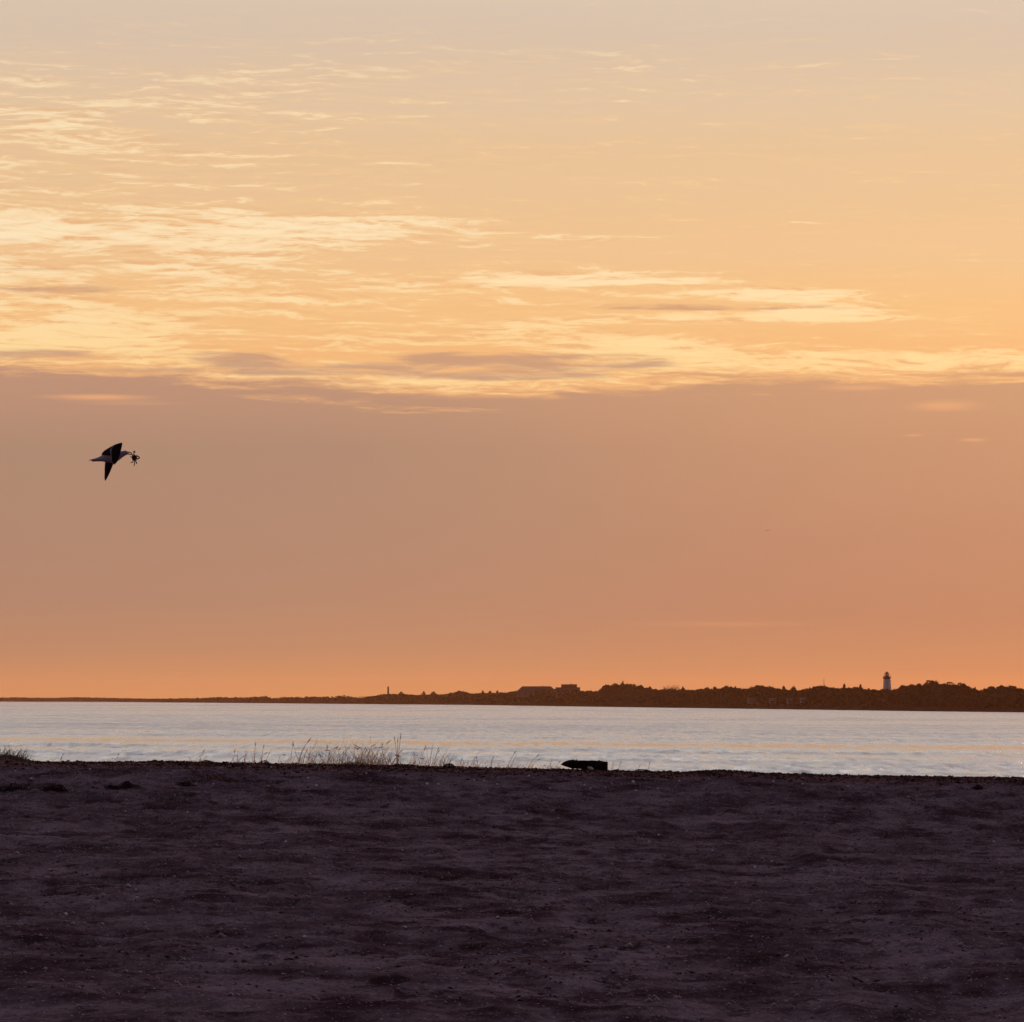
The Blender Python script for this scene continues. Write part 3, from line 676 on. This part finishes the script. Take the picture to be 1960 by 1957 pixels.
def crab():
    b = MB(); U = YB/FPX
    def cp(px, py, dy=0): return Vector(((px-257)/FPX*YB, dy, -(py-876.5)/FPX*YB))
    rings = []
    n = 16                                            # flattened shell seen full on, wider towards the front
    for q, s in ((-1.9, .35), (-1.5, .78), (-.6, 1.0), (.5, .98), (1.2, .75), (1.6, .3)):
        rings.append([cp(257+s*5.1*math.cos(a)*(1+.10*math.cos(3*a)), 876.5+s*5.7*math.sin(a), q*U) for a in [2*math.pi*j/n for j in range(n)]])
    b.loft(rings, 0)
    def leg(pts): b.tube([cp(x, y, dy*U) for x, y, r, dy in pts], [r*U*1.3 for x, y, r, dy in pts], 6)
    leg([(254.5, 873.2, 1.0, 0), (253, 871, .75, 0), (252.2, 870, .5, 0)])                                    # leg in the bill
    leg([(256.6, 873, 1.1, -1), (256.5, 869, .8, -1.4), (256.2, 866, .8, -1.4), (256.8, 864.6, 1.3, -1.4)])        # raised claw
    leg([(256.3, 864.6, 1.2, -1.4), (257.6, 864.7, 1.2, -1.4), (258.6, 866.0, .8, -1.4), (259.4, 866.6, .35, -1.4)])
    leg([(254.2, 876.5, .9, 0), (251.5, 875.4, .75, -.6), (250, 874.2, .7, -1), (249.3, 874.1, .3, -1)])
    leg([(259.8, 874, .9, -.5), (261.5, 872.6, .9, -1), (264, 874.0, .95, -1.5), (267.4, 876, .9, -1.6)])
    leg([(267.4, 876, .95, -1.6), (266.2, 877.9, .85, -1.2), (263.5, 878.5, .8, -.6), (260, 879, .85, 0)])
    leg([(255.4, 880.5, .85, 0), (254.6, 883, .7, -.5), (253.6, 885, .75, -.9), (252.2, 886, .65, -1), (249.4, 885.2, .25, -1)])
    leg([(257.4, 881, .85, 0), (257.4, 885, .75, -.6), (257.6, 888.5, .75, -.8), (256.9, 891, .6, -.9), (256.1, 893, .25, -.8)])
    leg([(259, 880.5, .9, .5), (260, 883.5, .85, 0), (261.2, 886, .95, -.3), (261.7, 888.6, .5, -.4)])
    leg([(260.5, 877, .85, 1), (262, 879.6, .6, 1.4), (262.2, 882, .3, 1.6)])
    o = b.build('crab', M_CRAB, smooth=True); o.location = at(257, 876.5, YB)
    tag(o, 'small black crab with splayed legs hanging from the bill of the flying gull', 'crab')
crab()
def far_bird():
    Y = 1500.; b = MB(); s = Y/FPX
    f = lambda x, z, y=0: Vector((x*s, y, z*s))
    rings = []
    for x, r in ((-1.0, .05), (-.6, .3), (0, .42), (.6, .35), (1.0, .22), (1.35, .05)):
        rings.append([f(x, r*.8*math.sin(a), r*s*math.cos(a)) for a in [k*math.pi/4 for k in range(8)]])
    b.loft(rings)
    for sg, tip in ((-1, (-4.2, -1.0)), (1, (4.4, .1))):
        m = (tip[0]*.45, 1.25)
        b.loft([[f(sg*.3-.5, .2, -.1), f(sg*.3+.6, .2, .3), f(sg*.3, .45, .1)], [f(m[0]-.5, m[1]-.2, -.2), f(m[0]+.5, m[1]-.2, .25), f(m[0], m[1]+.15)], [f(tip[0], tip[1]), f(tip[0]+.15, tip[1]+.05), f(tip[0], tip[1]+.12)]])
    o = b.build('distant_bird', M_WINGU); o.location = at(1469, 1016, Y)
    tag(o, 'tiny faint bird far away in the mauve sky, high above the wood', 'bird')
far_bird()

# ------------------------------------------------------------------ driftwood
M_LOG = material('charred_driftwood', (0.014, 0.009, 0.008), vary=1.2, scale=9, rough=1.0, spec=0.0, bump=.01, bscale=30)
M_LIT_END = material('lit_wood_end', (0.22, 0.07, 0.035), vary=.4, scale=30, rough=0.8)  # reddish light on the log's right edge, put into the colour
M_SHELL = material('pale_shell', (0.80, 0.72, 0.74), vary=-.2, scale=40, rough=0.6)
def log():
    Y = 69.3; U = Y/FPX
    secs = [(1074, 1464, .6), (1078, 1462.6, 3.2), (1083, 1462.6, 5.6), (1088, 1462.8, 7.4), (1096, 1463.2, 8.3), (1104, 1463.6, 8.0), (1112, 1464, 8.6), (1122, 1464.4, 9.0), (1132, 1464.8, 9.2), (1142, 1465.2, 9.2), (1152, 1465.8, 8.8), (1158, 1466.2, 8.6), (1161.5, 1466.4, 9.2)]
    n = 18; rings = []
    x0, z0 = (1118-HX)*U, CAMZ-(1474-HY)*U
    for k, (x, cy, h) in enumerate(secs):
        r = []
        for j in range(n):
            a = 2*math.pi*j/n; w = 1+.09*math.sin(a*3+k*1.1)+.04*math.sin(a*7+k*2.3)+random.uniform(-.07, .07)
            ca, sa = math.cos(a), math.sin(a)
            q = (abs(ca)**4+abs(sa)**4)**(-.25)*.92            # squared-off timber section
            r.append(((x-HX)*U-x0+random.uniform(-.004, .004), ca*q*h*U*1.1*w, CAMZ-(cy-HY)*U-z0+sa*q*h*U*w))
        rings.append(r)
    b = MB(); b.loft(rings); b.m[-1] = 0
    e = b.build('driftwood_log', [M_LOG]); e.location = (x0, Y, z0)
    tag(e, 'short black driftwood log with a pointed left end lying on the beach crest', 'driftwood')
    c = MB(); i = len(rings)-1
    ctr = Vector([sum(p[k] for p in rings[i])/n for k in range(3)])
    end = [ctr+(Vector(p)-ctr)*.98+Vector((.002, 0, 0)) for p in rings[i]]; c.loft([end, [ctr+(p-ctr)*.9+Vector((.012, 0, 0)) for p in end]])
    c.build('lit_end', M_LIT_END, e)
    for (px, py) in ((1097, 1455.2), (1103, 1455.2), (1146, 1456)):
        k = MB(); p = Vector(((px-HX)*U-x0, 0, CAMZ-(py-HY)*U-z0)); k.tube([p+Vector((0, 0, -.02)), p+Vector((.004, 0, .002)), p+Vector((.006, 0, .008))], [.018, .012, .004], 6); k.build('knot', M_LOG, e)
log()
def shell(px, py, wpx, hpx, label=None, group=None, tilt=0.0, Y=None, name='shell'):
    if Y is None:       # where the ray meets the sand
        for Y in np.arange(25, 70, .05):
            if gz((px-HX)/FPX*Y, Y) > CAMZ-(py-HY)/FPX*Y: break
    U = Y/FPX; w, h = wpx*U/2, hpx*U/2
    b = MB(); rings = []
    for k in range(6):
        q = k/5; r = math.sin(q*math.pi*.5+.05)
        rings.append([(w*r*math.cos(a)*(1+.05*math.cos(9*a)), w*.45*(1-q)-.004*q, h*(1+r*math.sin(a)*(1+.05*math.cos(9*a)))) for a in [2*math.pi*j/18 for j in range(18)]])
    b.loft(rings[::-1])
    o = b.build(name, M_SHELL, smooth=True); x = (px-HX)/FPX*Y
    o.location = (x, Y, gz(x, Y)-h*.25); o.rotation_euler = (random.uniform(-.5, .2), tilt, random.uniform(-.6, .6))
    tag(o, label or 'small pale shell lying on the dark sand', 'shell', group); return o
s = shell(1129, 1470, 13, 6, 'pale pointed shell leaning against the front of the black driftwood log', tilt=.35, Y=69.05)
s.location.z = at(1129, 1473.5, 69.05).z
GS = 'pale shells and stones scattered on the dark sand'
shell(61, 1494, 8, 5.5, 'largest pale shell on the dark sand at the left', GS)
shell(172, 1474.5, 4, 3, 'small bright shell on the strand below the left part of the crest', GS)
shell(605, 1506, 8, 5, 'white broken shell on the sand below the tall grass stalks', GS)
shell(817, 1503, 6, 5, 'rounded white shell left of the pair below the dark weed heap', GS)
shell(839, 1503, 4, 4, 'smaller white shell right of the rounded one below the dark weed heap', GS)
shell(1212, 1500, 6, 7, 'upright pale shell on the sand below and right of the driftwood log', GS)
sp = [(146, 1491), (30, 1478), (424, 1471), (408, 1502), (518, 1470), (756, 1512), (908, 1495), (926, 1496), (951, 1503), (1053, 1511), (1112, 1506), (1118, 1504), (1130, 1511), (1158, 1508), (1217, 1515), (1258, 1511), (1480, 1498), (1478, 1510), (1535, 1503), (1624, 1507), (1300, 1497), (932, 1516), (590, 1492), (1013, 1487), (700, 1482)]
first = None
for px, py in sp:
    o = shell(px, py, random.uniform(3, 5), random.uniform(2.5, 4), 'tiny pale shell fragment lying on the dark sand', GS, random.uniform(-.5, .5))
for _ in range(30):
    Y = random.uniform(30, 60); px = random.uniform(-20, 1980); x = (px-HX)/FPX*Y
    o = shell(px, HY, random.uniform(2.5, 5)*60/Y, random.uniform(2, 4)*60/Y, 'tiny pale shell fragment lying on the dark sand', GS, random.uniform(-.5, .5), Y=Y)

# ------------------------------------------------------------------ weed, wrack and stones
M_WEED = material('dried_seaweed', (0.012, 0.007, 0.007), col2=(0.045, 0.016, 0.013), scale=25, rough=0.9, spec=0.05)
M_RUST = material('rusty_wrack', (0.20, 0.075, 0.06), col2=(0.05, 0.022, 0.02), scale=14, rough=0.9, spec=0.08)
M_STONE = material('beach_stone', (0.12, 0.08, 0.09), col2=(0.42, 0.35, 0.38), scale=3.5, rough=0.9, spec=0.1)
def weed(px, py, wpx, hpx, label, Y=None, n=170, mat=None):
    if Y is None:
        for Y in np.arange(25, 70, .05):
            if gz((px-HX)/FPX*Y, Y) > CAMZ-(py-HY)/FPX*Y: break
    U = Y/FPX; w, h = wpx*U/2, hpx*U; x0 = (px-HX)*U
    b = MB(); z0 = gz(x0, Y)
    m = 14
    def hump(x, y):
        q = (x/w)**2+(y/(w*.8))**2
        return h*max(0, 1-q)**.8*(.25+.75*max(0, .55+1.1*float(vnoise(np.array([(x0+x)/.11]), np.array([(Y+y)/.13]), 55)[0])))
    # matted core
    g = 13; idx = {}
    for i in range(g):
        for j in range(g):
            x = w*(2*i/(g-1)-1); y = w*.8*(2*j/(g-1)-1); x += random.uniform(-.06, .06)*w; y += random.uniform(-.06, .06)*w
            idx[i, j] = b.add([(x, y, gz(x0+x, Y+y)-z0-.012+hump(x, y)*random.uniform(.5, 1.1))])
    for i in range(g-1):
        for j in range(g-1): b.face((idx[i, j], idx[i+1, j], idx[i+1, j+1], idx[i, j+1]))
    for _ in range(n):
        a = random.uniform(0, 6.28); r = math.sqrt(random.random()); x = w*r*math.cos(a); y = w*.8*r*math.sin(a); th = random.uniform(0, 6.28)
        L = random.uniform(.03, .10)*(1 if wpx > 25 else .7); hw = random.uniform(.002, .007); pts = []
        for k in range(5):
            pts.append(Vector((x, y, gz(x0+x, Y+y)-z0+hump(x, y)+random.uniform(0, .016)+.004)))
            x += L/4*math.cos(th); y += L/4*math.sin(th); th += random.uniform(-.7, .7)
        for k in range(4):
            d = (pts[k+1]-pts[k]); s = Vector((-d.y, d.x, random.uniform(-.3, .3)*d.length)).normalized()*hw
            b.quad([pts[k]-s, pts[k]+s, pts[k+1]+s, pts[k+1]-s])
    o = b.build('seaweed_clump', mat or M_WEED); o.location = (x0, Y, z0)
    tag(o, label, 'seaweed', 'dark seaweed clumps on the beach'); return o
weed(20, 1512, 62, 10, 'broad black seaweed clump on the sand at the far left, below the grass mound')
weed(104, 1514, 46, 9, 'black seaweed clump on the sand, second from the far left')
weed(247, 1507, 42, 7, 'tall ragged black seaweed clump left of the middle of the dark clumps')
weed(217, 1508, 26, 4, 'flat thin strip of weed touching the left of the ragged black clump')
weed(356, 1504, 34, 8, 'slanting black seaweed clump lying under the short grass sprigs')
weed(428, 1494, 54, 6, 'flat reddish brown weed patch right of the slanting black clump', mat=M_RUST)
weed(398, 1462, 26, 6, 'low black weed heap on the crest at the foot of the short grass sprigs', Y=69.6, n=90)
weed(505, 1462, 26, 5, 'flat black weed heap on the crest under the first tall stalks', Y=69.6, n=90)
weed(676, 1463, 50, 5, 'long low black weed heap on the crest under the dense grass', Y=69.7, n=120)
weed(768, 1466, 46, 5, 'long black weed heap on the crest right of the dense grass', Y=69.6, n=120)
weed(863, 1468, 36, 8, 'peaked dark weed heap on the crest midway between grass and log', Y=69.5, n=130)
weed(1180, 1476, 22, 4, 'small flat weed heap on the crest just right of the driftwood log', Y=69.6, n=70)
weed(1232, 1479, 40, 4, 'long flat weed heap on the crest, second right of the driftwood log', Y=69.4, n=90)
weed(1352, 1483, 34, 5, 'dark weed heap on the crest rise toward the right', Y=68.9, n=90)
weed(1872, 1512, 24, 7, 'lone dark weed clump low on the sand near the right edge', n=110)
# wrack: a dense strand of bits nobody could count
b = MB()
def bit(x, y, L, wd, lift):
    th = random.uniform(0, 6.28); z = gz(x, y); dx, dy = math.cos(th)*L/2, math.sin(th)*L/2; sx, sy = -math.sin(th)*wd/2, math.cos(th)*wd/2
    u = random.uniform(0, lift)
    i = b.add([(x-dx, y-dy, z+.002), (x-sx, y-sy, z+lift*.7), (x+dx, y+dy, z+u+.004), (x+sx, y+sy, z+.003), (x, y, z+lift+.004)])
    mi = random.choice((0, 1)); 
    for f in ((0, 1, 4), (1, 2, 4), (2, 3, 4), (3, 0, 4)): b.face([i+k for k in f], mi)
for _ in range(9000):
    y = 70.2-abs(random.gauss(0, 1.7)); x = random.uniform(-8.6, 8.6)
    if vnoise(np.array([x/.5]), np.array([y/.8]), 77)[0] < -.1 and random.random() < .7: continue
    bit(x, y, random.uniform(.02, .10), random.uniform(.008, .035), random.uniform(.005, .026))
for _ in range(5200):
    y = random.uniform(26, 68.5); x = random.uniform(-1, 1)*y*.112
    if vnoise(np.array([x/.9]), np.array([y/1.6]), 78)[0] < .05 and random.random() < .85: continue
    bit(x, y, random.uniform(.015, .06), random.uniform(.006, .025), random.uniform(.004, .014))
wr = b.build('wrack', [M_WEED, M_RUST]); tag(wr, kind='stuff')
b = MB()
for _ in range(4200):
    y = random.choice((random.uniform(26, 70), random.uniform(60, 70.4))); x = random.uniform(-1, 1)*y*.112; z = gz(x, y); r = random.uniform(.008, .019)*(1.8 if random.random() < .05 else 1)
    i = b.add([(x-r, y, z+r*.3), (x+r, y, z+r*.2), (x, y-r*.8, z+r*.2), (x, y+r*.8, z+r*.3), (x+r*.1, y, z+r*1.0), (x+r*.6, y-r*.6, z+r*.5), (x-r*.6, y-r*.6, z+r*.55), (x-r*.6, y+r*.6, z+r*.5), (x+r*.6, y+r*.6, z+r*.55), (x, y, z-r*.3)])
    for f in ((4, 5, 1, 8), (4, 8, 3, 7), (4, 7, 0, 6), (4, 6, 2, 5), (9, 1, 5, 2), (9, 2, 6, 0), (9, 0, 7, 3), (9, 3, 8, 1)): b.face([i+k for k in f])
st = b.build('pebbles', M_STONE, smooth=True); tag(st, kind='stuff')

# ------------------------------------------------------------------ beach grass
M_STRAW = material('dry_grass', (0.44, 0.30, 0.20), col2=(0.28, 0.18, 0.13), scale=6, rough=0.7, transl=.45)
M_DARKG = material('dark_marram', (0.055, 0.04, 0.026), col2=(0.11, 0.07, 0.045), scale=6, rough=0.7, transl=.35)
M_SEED = material('seed_head', (0.16, 0.09, 0.06), vary=.3, scale=40, rough=0.9)
def blade(b, x, y, z, L, lean, az, curl, w=.0045, seg=7):
    p = Vector((x, y, z-.012)); th = lean; ps = [p.copy()]
    for k in range(seg):
        d = Vector((math.sin(th)*math.cos(az), math.sin(th)*math.sin(az), math.cos(th))); p = p+d*L/seg; ps.append(p.copy()); th += curl/seg*(1+k*.25)
    f = random.uniform(-.7, .7); s = Vector((math.cos(f), math.sin(f), 0))
    for k in range(seg):
        a, c = w*(1-k/seg)**.45/2, w*(1-(k+1)/seg)**.45/2+.0006
        b.quad([ps[k]-s*a, ps[k]+s*a, ps[k+1]+s*c, ps[k+1]-s*c])
    return ps
def tuft(x0px, x1px, n, hpx, label, Y=69.8, mat=None, seeds=0, leanbias=.25, w=.005, dens=None, ydep=.5, name='grass_tuft', special=()):
    U = Y/FPX; xc = ((x0px+x1px)/2-HX)*U; zc = gz(xc, Y); b = MB()
    sd = []
    if n < 70:                                          # buried root mat that the sparse blades grow from
        for k in range(40):
            for j in range(12):
                qs = [(x0px+(x1px-x0px)*(k+dk)/40, ydep*(-1+2*(j+dj)/12)) for dk, dj in ((0, 0), (1, 0), (1, 1), (0, 1))]
                b.quad([((q0-HX)*(Y+dy)/FPX-xc, dy, gz((q0-HX)*(Y+dy)/FPX, Y+dy)-zc-.008) for q0, dy in qs])
    for k in range(n):
        q = random.random() if dens is None else min(1, max(0, random.gauss(*dens)))
        px = x0px+(x1px-x0px)*q; y = Y+random.uniform(-ydep, ydep); x = (px-HX)*y/FPX
        hq = 1 if dens is None else max(.35, 1-abs(q-dens[0])*1.0)
        L = hpx*U*random.uniform(.30, 1.25)*hq; az = random.choice((0, 0, math.pi))+random.uniform(-.9, .9)
        ps = blade(b, x-xc, y-Y, gz(x, y)-zc, L, abs(random.gauss(leanbias, .25)), az, random.uniform(-.1, 1.3), w)
        if len(sd) < seeds and L > hpx*U*.7: sd.append(ps)
    for (bx, tx, ty, curl) in special:                  # single stalks read off the photo: foot, tip
        y = Y; x = (bx-HX)*U; z = gz(x, y); tip = at(tx, ty, Y); L = math.hypot(tip.x-x, tip.z-z)
        lean = math.atan2(tip.x-x, tip.z-z)
        az = 0 if lean >= 0 else math.pi
        ps = blade(b, x-xc, 0, z-zc, L*1.03, abs(lean)-curl*.55, az, curl, w*1.7, 9); sd.append(ps)
    o = b.build(name, mat or M_STRAW); o.location = (xc, Y, zc)
    tag(o, label, 'grass', 'beach grass along the crest')
    if sd:
        for ps in sd:
            if random.random() < .7:
                m = MB(); a, c = ps[-3], ps[-1]; m.tube([a, a.lerp(c, .35), a.lerp(c, .75), c], [.001, .0055, .0045, .001], 5); m.build('seed_head', M_SEED, o)
    return o
tuft(-25, 48, 300, 25, 'thick dark marram clump on the mound at the far left of the crest', Y=69.3, mat=M_DARKG, leanbias=.5, w=.008, ydep=.35)
tuft(40, 60, 26, 18, 'few dark marram blades trailing right off the far left mound', Y=69.3, mat=M_DARKG, leanbias=.7, ydep=.3)
tuft(100, 126, 8, 18, 'one thin upright sprig on the crest right of the far left mound', special=[(116, 121, 1441, .1), (114, 118, 1447, .2)], seeds=0, ydep=.2)
tuft(195, 232, 14, 12, 'small creeping sprig reaching up to the right on the crest', special=[(210, 229, 1441, -.5), (205, 216, 1450, .3)], leanbias=.6, ydep=.3)
tuft(362, 402, 34, 20, 'short leaning grass sprigs above the low black weed heap', special=[(380, 391, 1434, .1), (370, 384, 1444, .3), (386, 396, 1446, .3)], leanbias=.5, ydep=.3)
tuft(440, 505, 40, 26, 'sparse thin grass with four upright stalks left of the tall curved stalks', special=[(455, 456, 1434, .2), (468, 471, 1432, .1), (487, 489, 1420, .05), (500, 505, 1424, .1), (506, 516, 1438, .1), (452, 467, 1445, .4)], seeds=2)
tuft(530, 590, 34, 30, 'pair of tall dark stalks, the higher one curving right', special=[(572, 593, 1410, .35), (574, 560, 1420, -.05), (571, 591, 1413, .4), (556, 561, 1419, .05), (535, 545, 1437, 1.2), (580, 588, 1432, .2)], w=.005)
tuft(582, 700, 160, 50, 'dense leaning grass, left half of the thickest growth', leanbias=.35, special=[(640, 645, 1424, .5), (660, 664, 1436, .2), (690, 699, 1428, .3), (630, 642, 1423, .9), (655, 657, 1437, .1)], seeds=6)
tuft(680, 770, 210, 60, 'densest arching straw grass beside the lone tall stalk with a forked head', dens=(.42, .26), leanbias=.28, seeds=8, special=[(700, 722, 1422, .9), (712, 731, 1420, 1.0), (745, 729, 1420, -.4), (705, 715, 1419, .7)])
tuft(756, 766, 7, 14, 'lone tall upright stalk with a forked head', special=[(760.5, 761.5, 1412, 0), (761, 767, 1404, .02), (761, 755, 1408, .05)], w=.0065, ydep=.15)
tuft(780, 860, 90, 36, 'open grass with a few taller bent stalks right of the lone tall stalk', leanbias=.35, special=[(822, 829, 1419, .05), (792, 793, 1441, .1), (835, 838, 1429, .3), (848, 857, 1442, .6), (830, 840, 1433, .4)], seeds=3)
tuft(862, 930, 60, 24, 'thin grass with one tall hooked stalk, left of the last sprigs', leanbias=.4, special=[(906, 922, 1432, .7), (882, 884, 1450, .3), (915, 912, 1447, .1), (940, 944, 1446, .5)])
tuft(940, 1000, 46, 20, 'low curling grass with a forked tall sprig, toward the driftwood log', leanbias=.6, special=[(968, 987, 1436, .1), (975, 989, 1442, .1), (950, 966, 1453, 1.0), (942, 944, 1444, .3)])
tuft(1002, 1072, 44, 18, 'last leaning sprigs just left of the driftwood log', leanbias=.6, special=[(1008, 1031, 1442, .2), (1014, 1034, 1450, .5), (1052, 1057, 1448, .1), (1062, 1072, 1455, .2), (1028, 1045, 1462, .6)])
tuft(1165, 1192, 18, 13, 'faint low sprigs just right of the driftwood log', special=[(1182, 1189, 1457, .2), (1170, 1174, 1458, .2)], leanbias=.5)
tuft(1205, 1248, 14, 12, 'tiny scattered sprigs right of the driftwood log, farther along the crest', special=[(1240, 1244, 1457, .1), (1218, 1225, 1464, .2)], leanbias=.5)

# ------------------------------------------------------------------ sea air
def haze():
    m = bpy.data.materials.new('sea_haze'); m.use_nodes = True; nt = m.node_tree; nt.nodes.clear()
    v = nt.nodes.new('ShaderNodeVolumePrincipled'); v.inputs['Color'].default_value = (1.0, 0.50, 0.27, 1)
    v.inputs['Density'].default_value = HAZE; v.inputs['Anisotropy'].default_value = 0.6
    o = nt.nodes.new('ShaderNodeOutputMaterial'); nt.links.new(v.outputs[0], o.inputs['Volume'])
    b = MB(); b.box(-8000, 8000, -200, 15000, -16, 66); h = b.build('haze', m); tag(h, kind='stuff')
HAZE = 2.4e-5
haze()
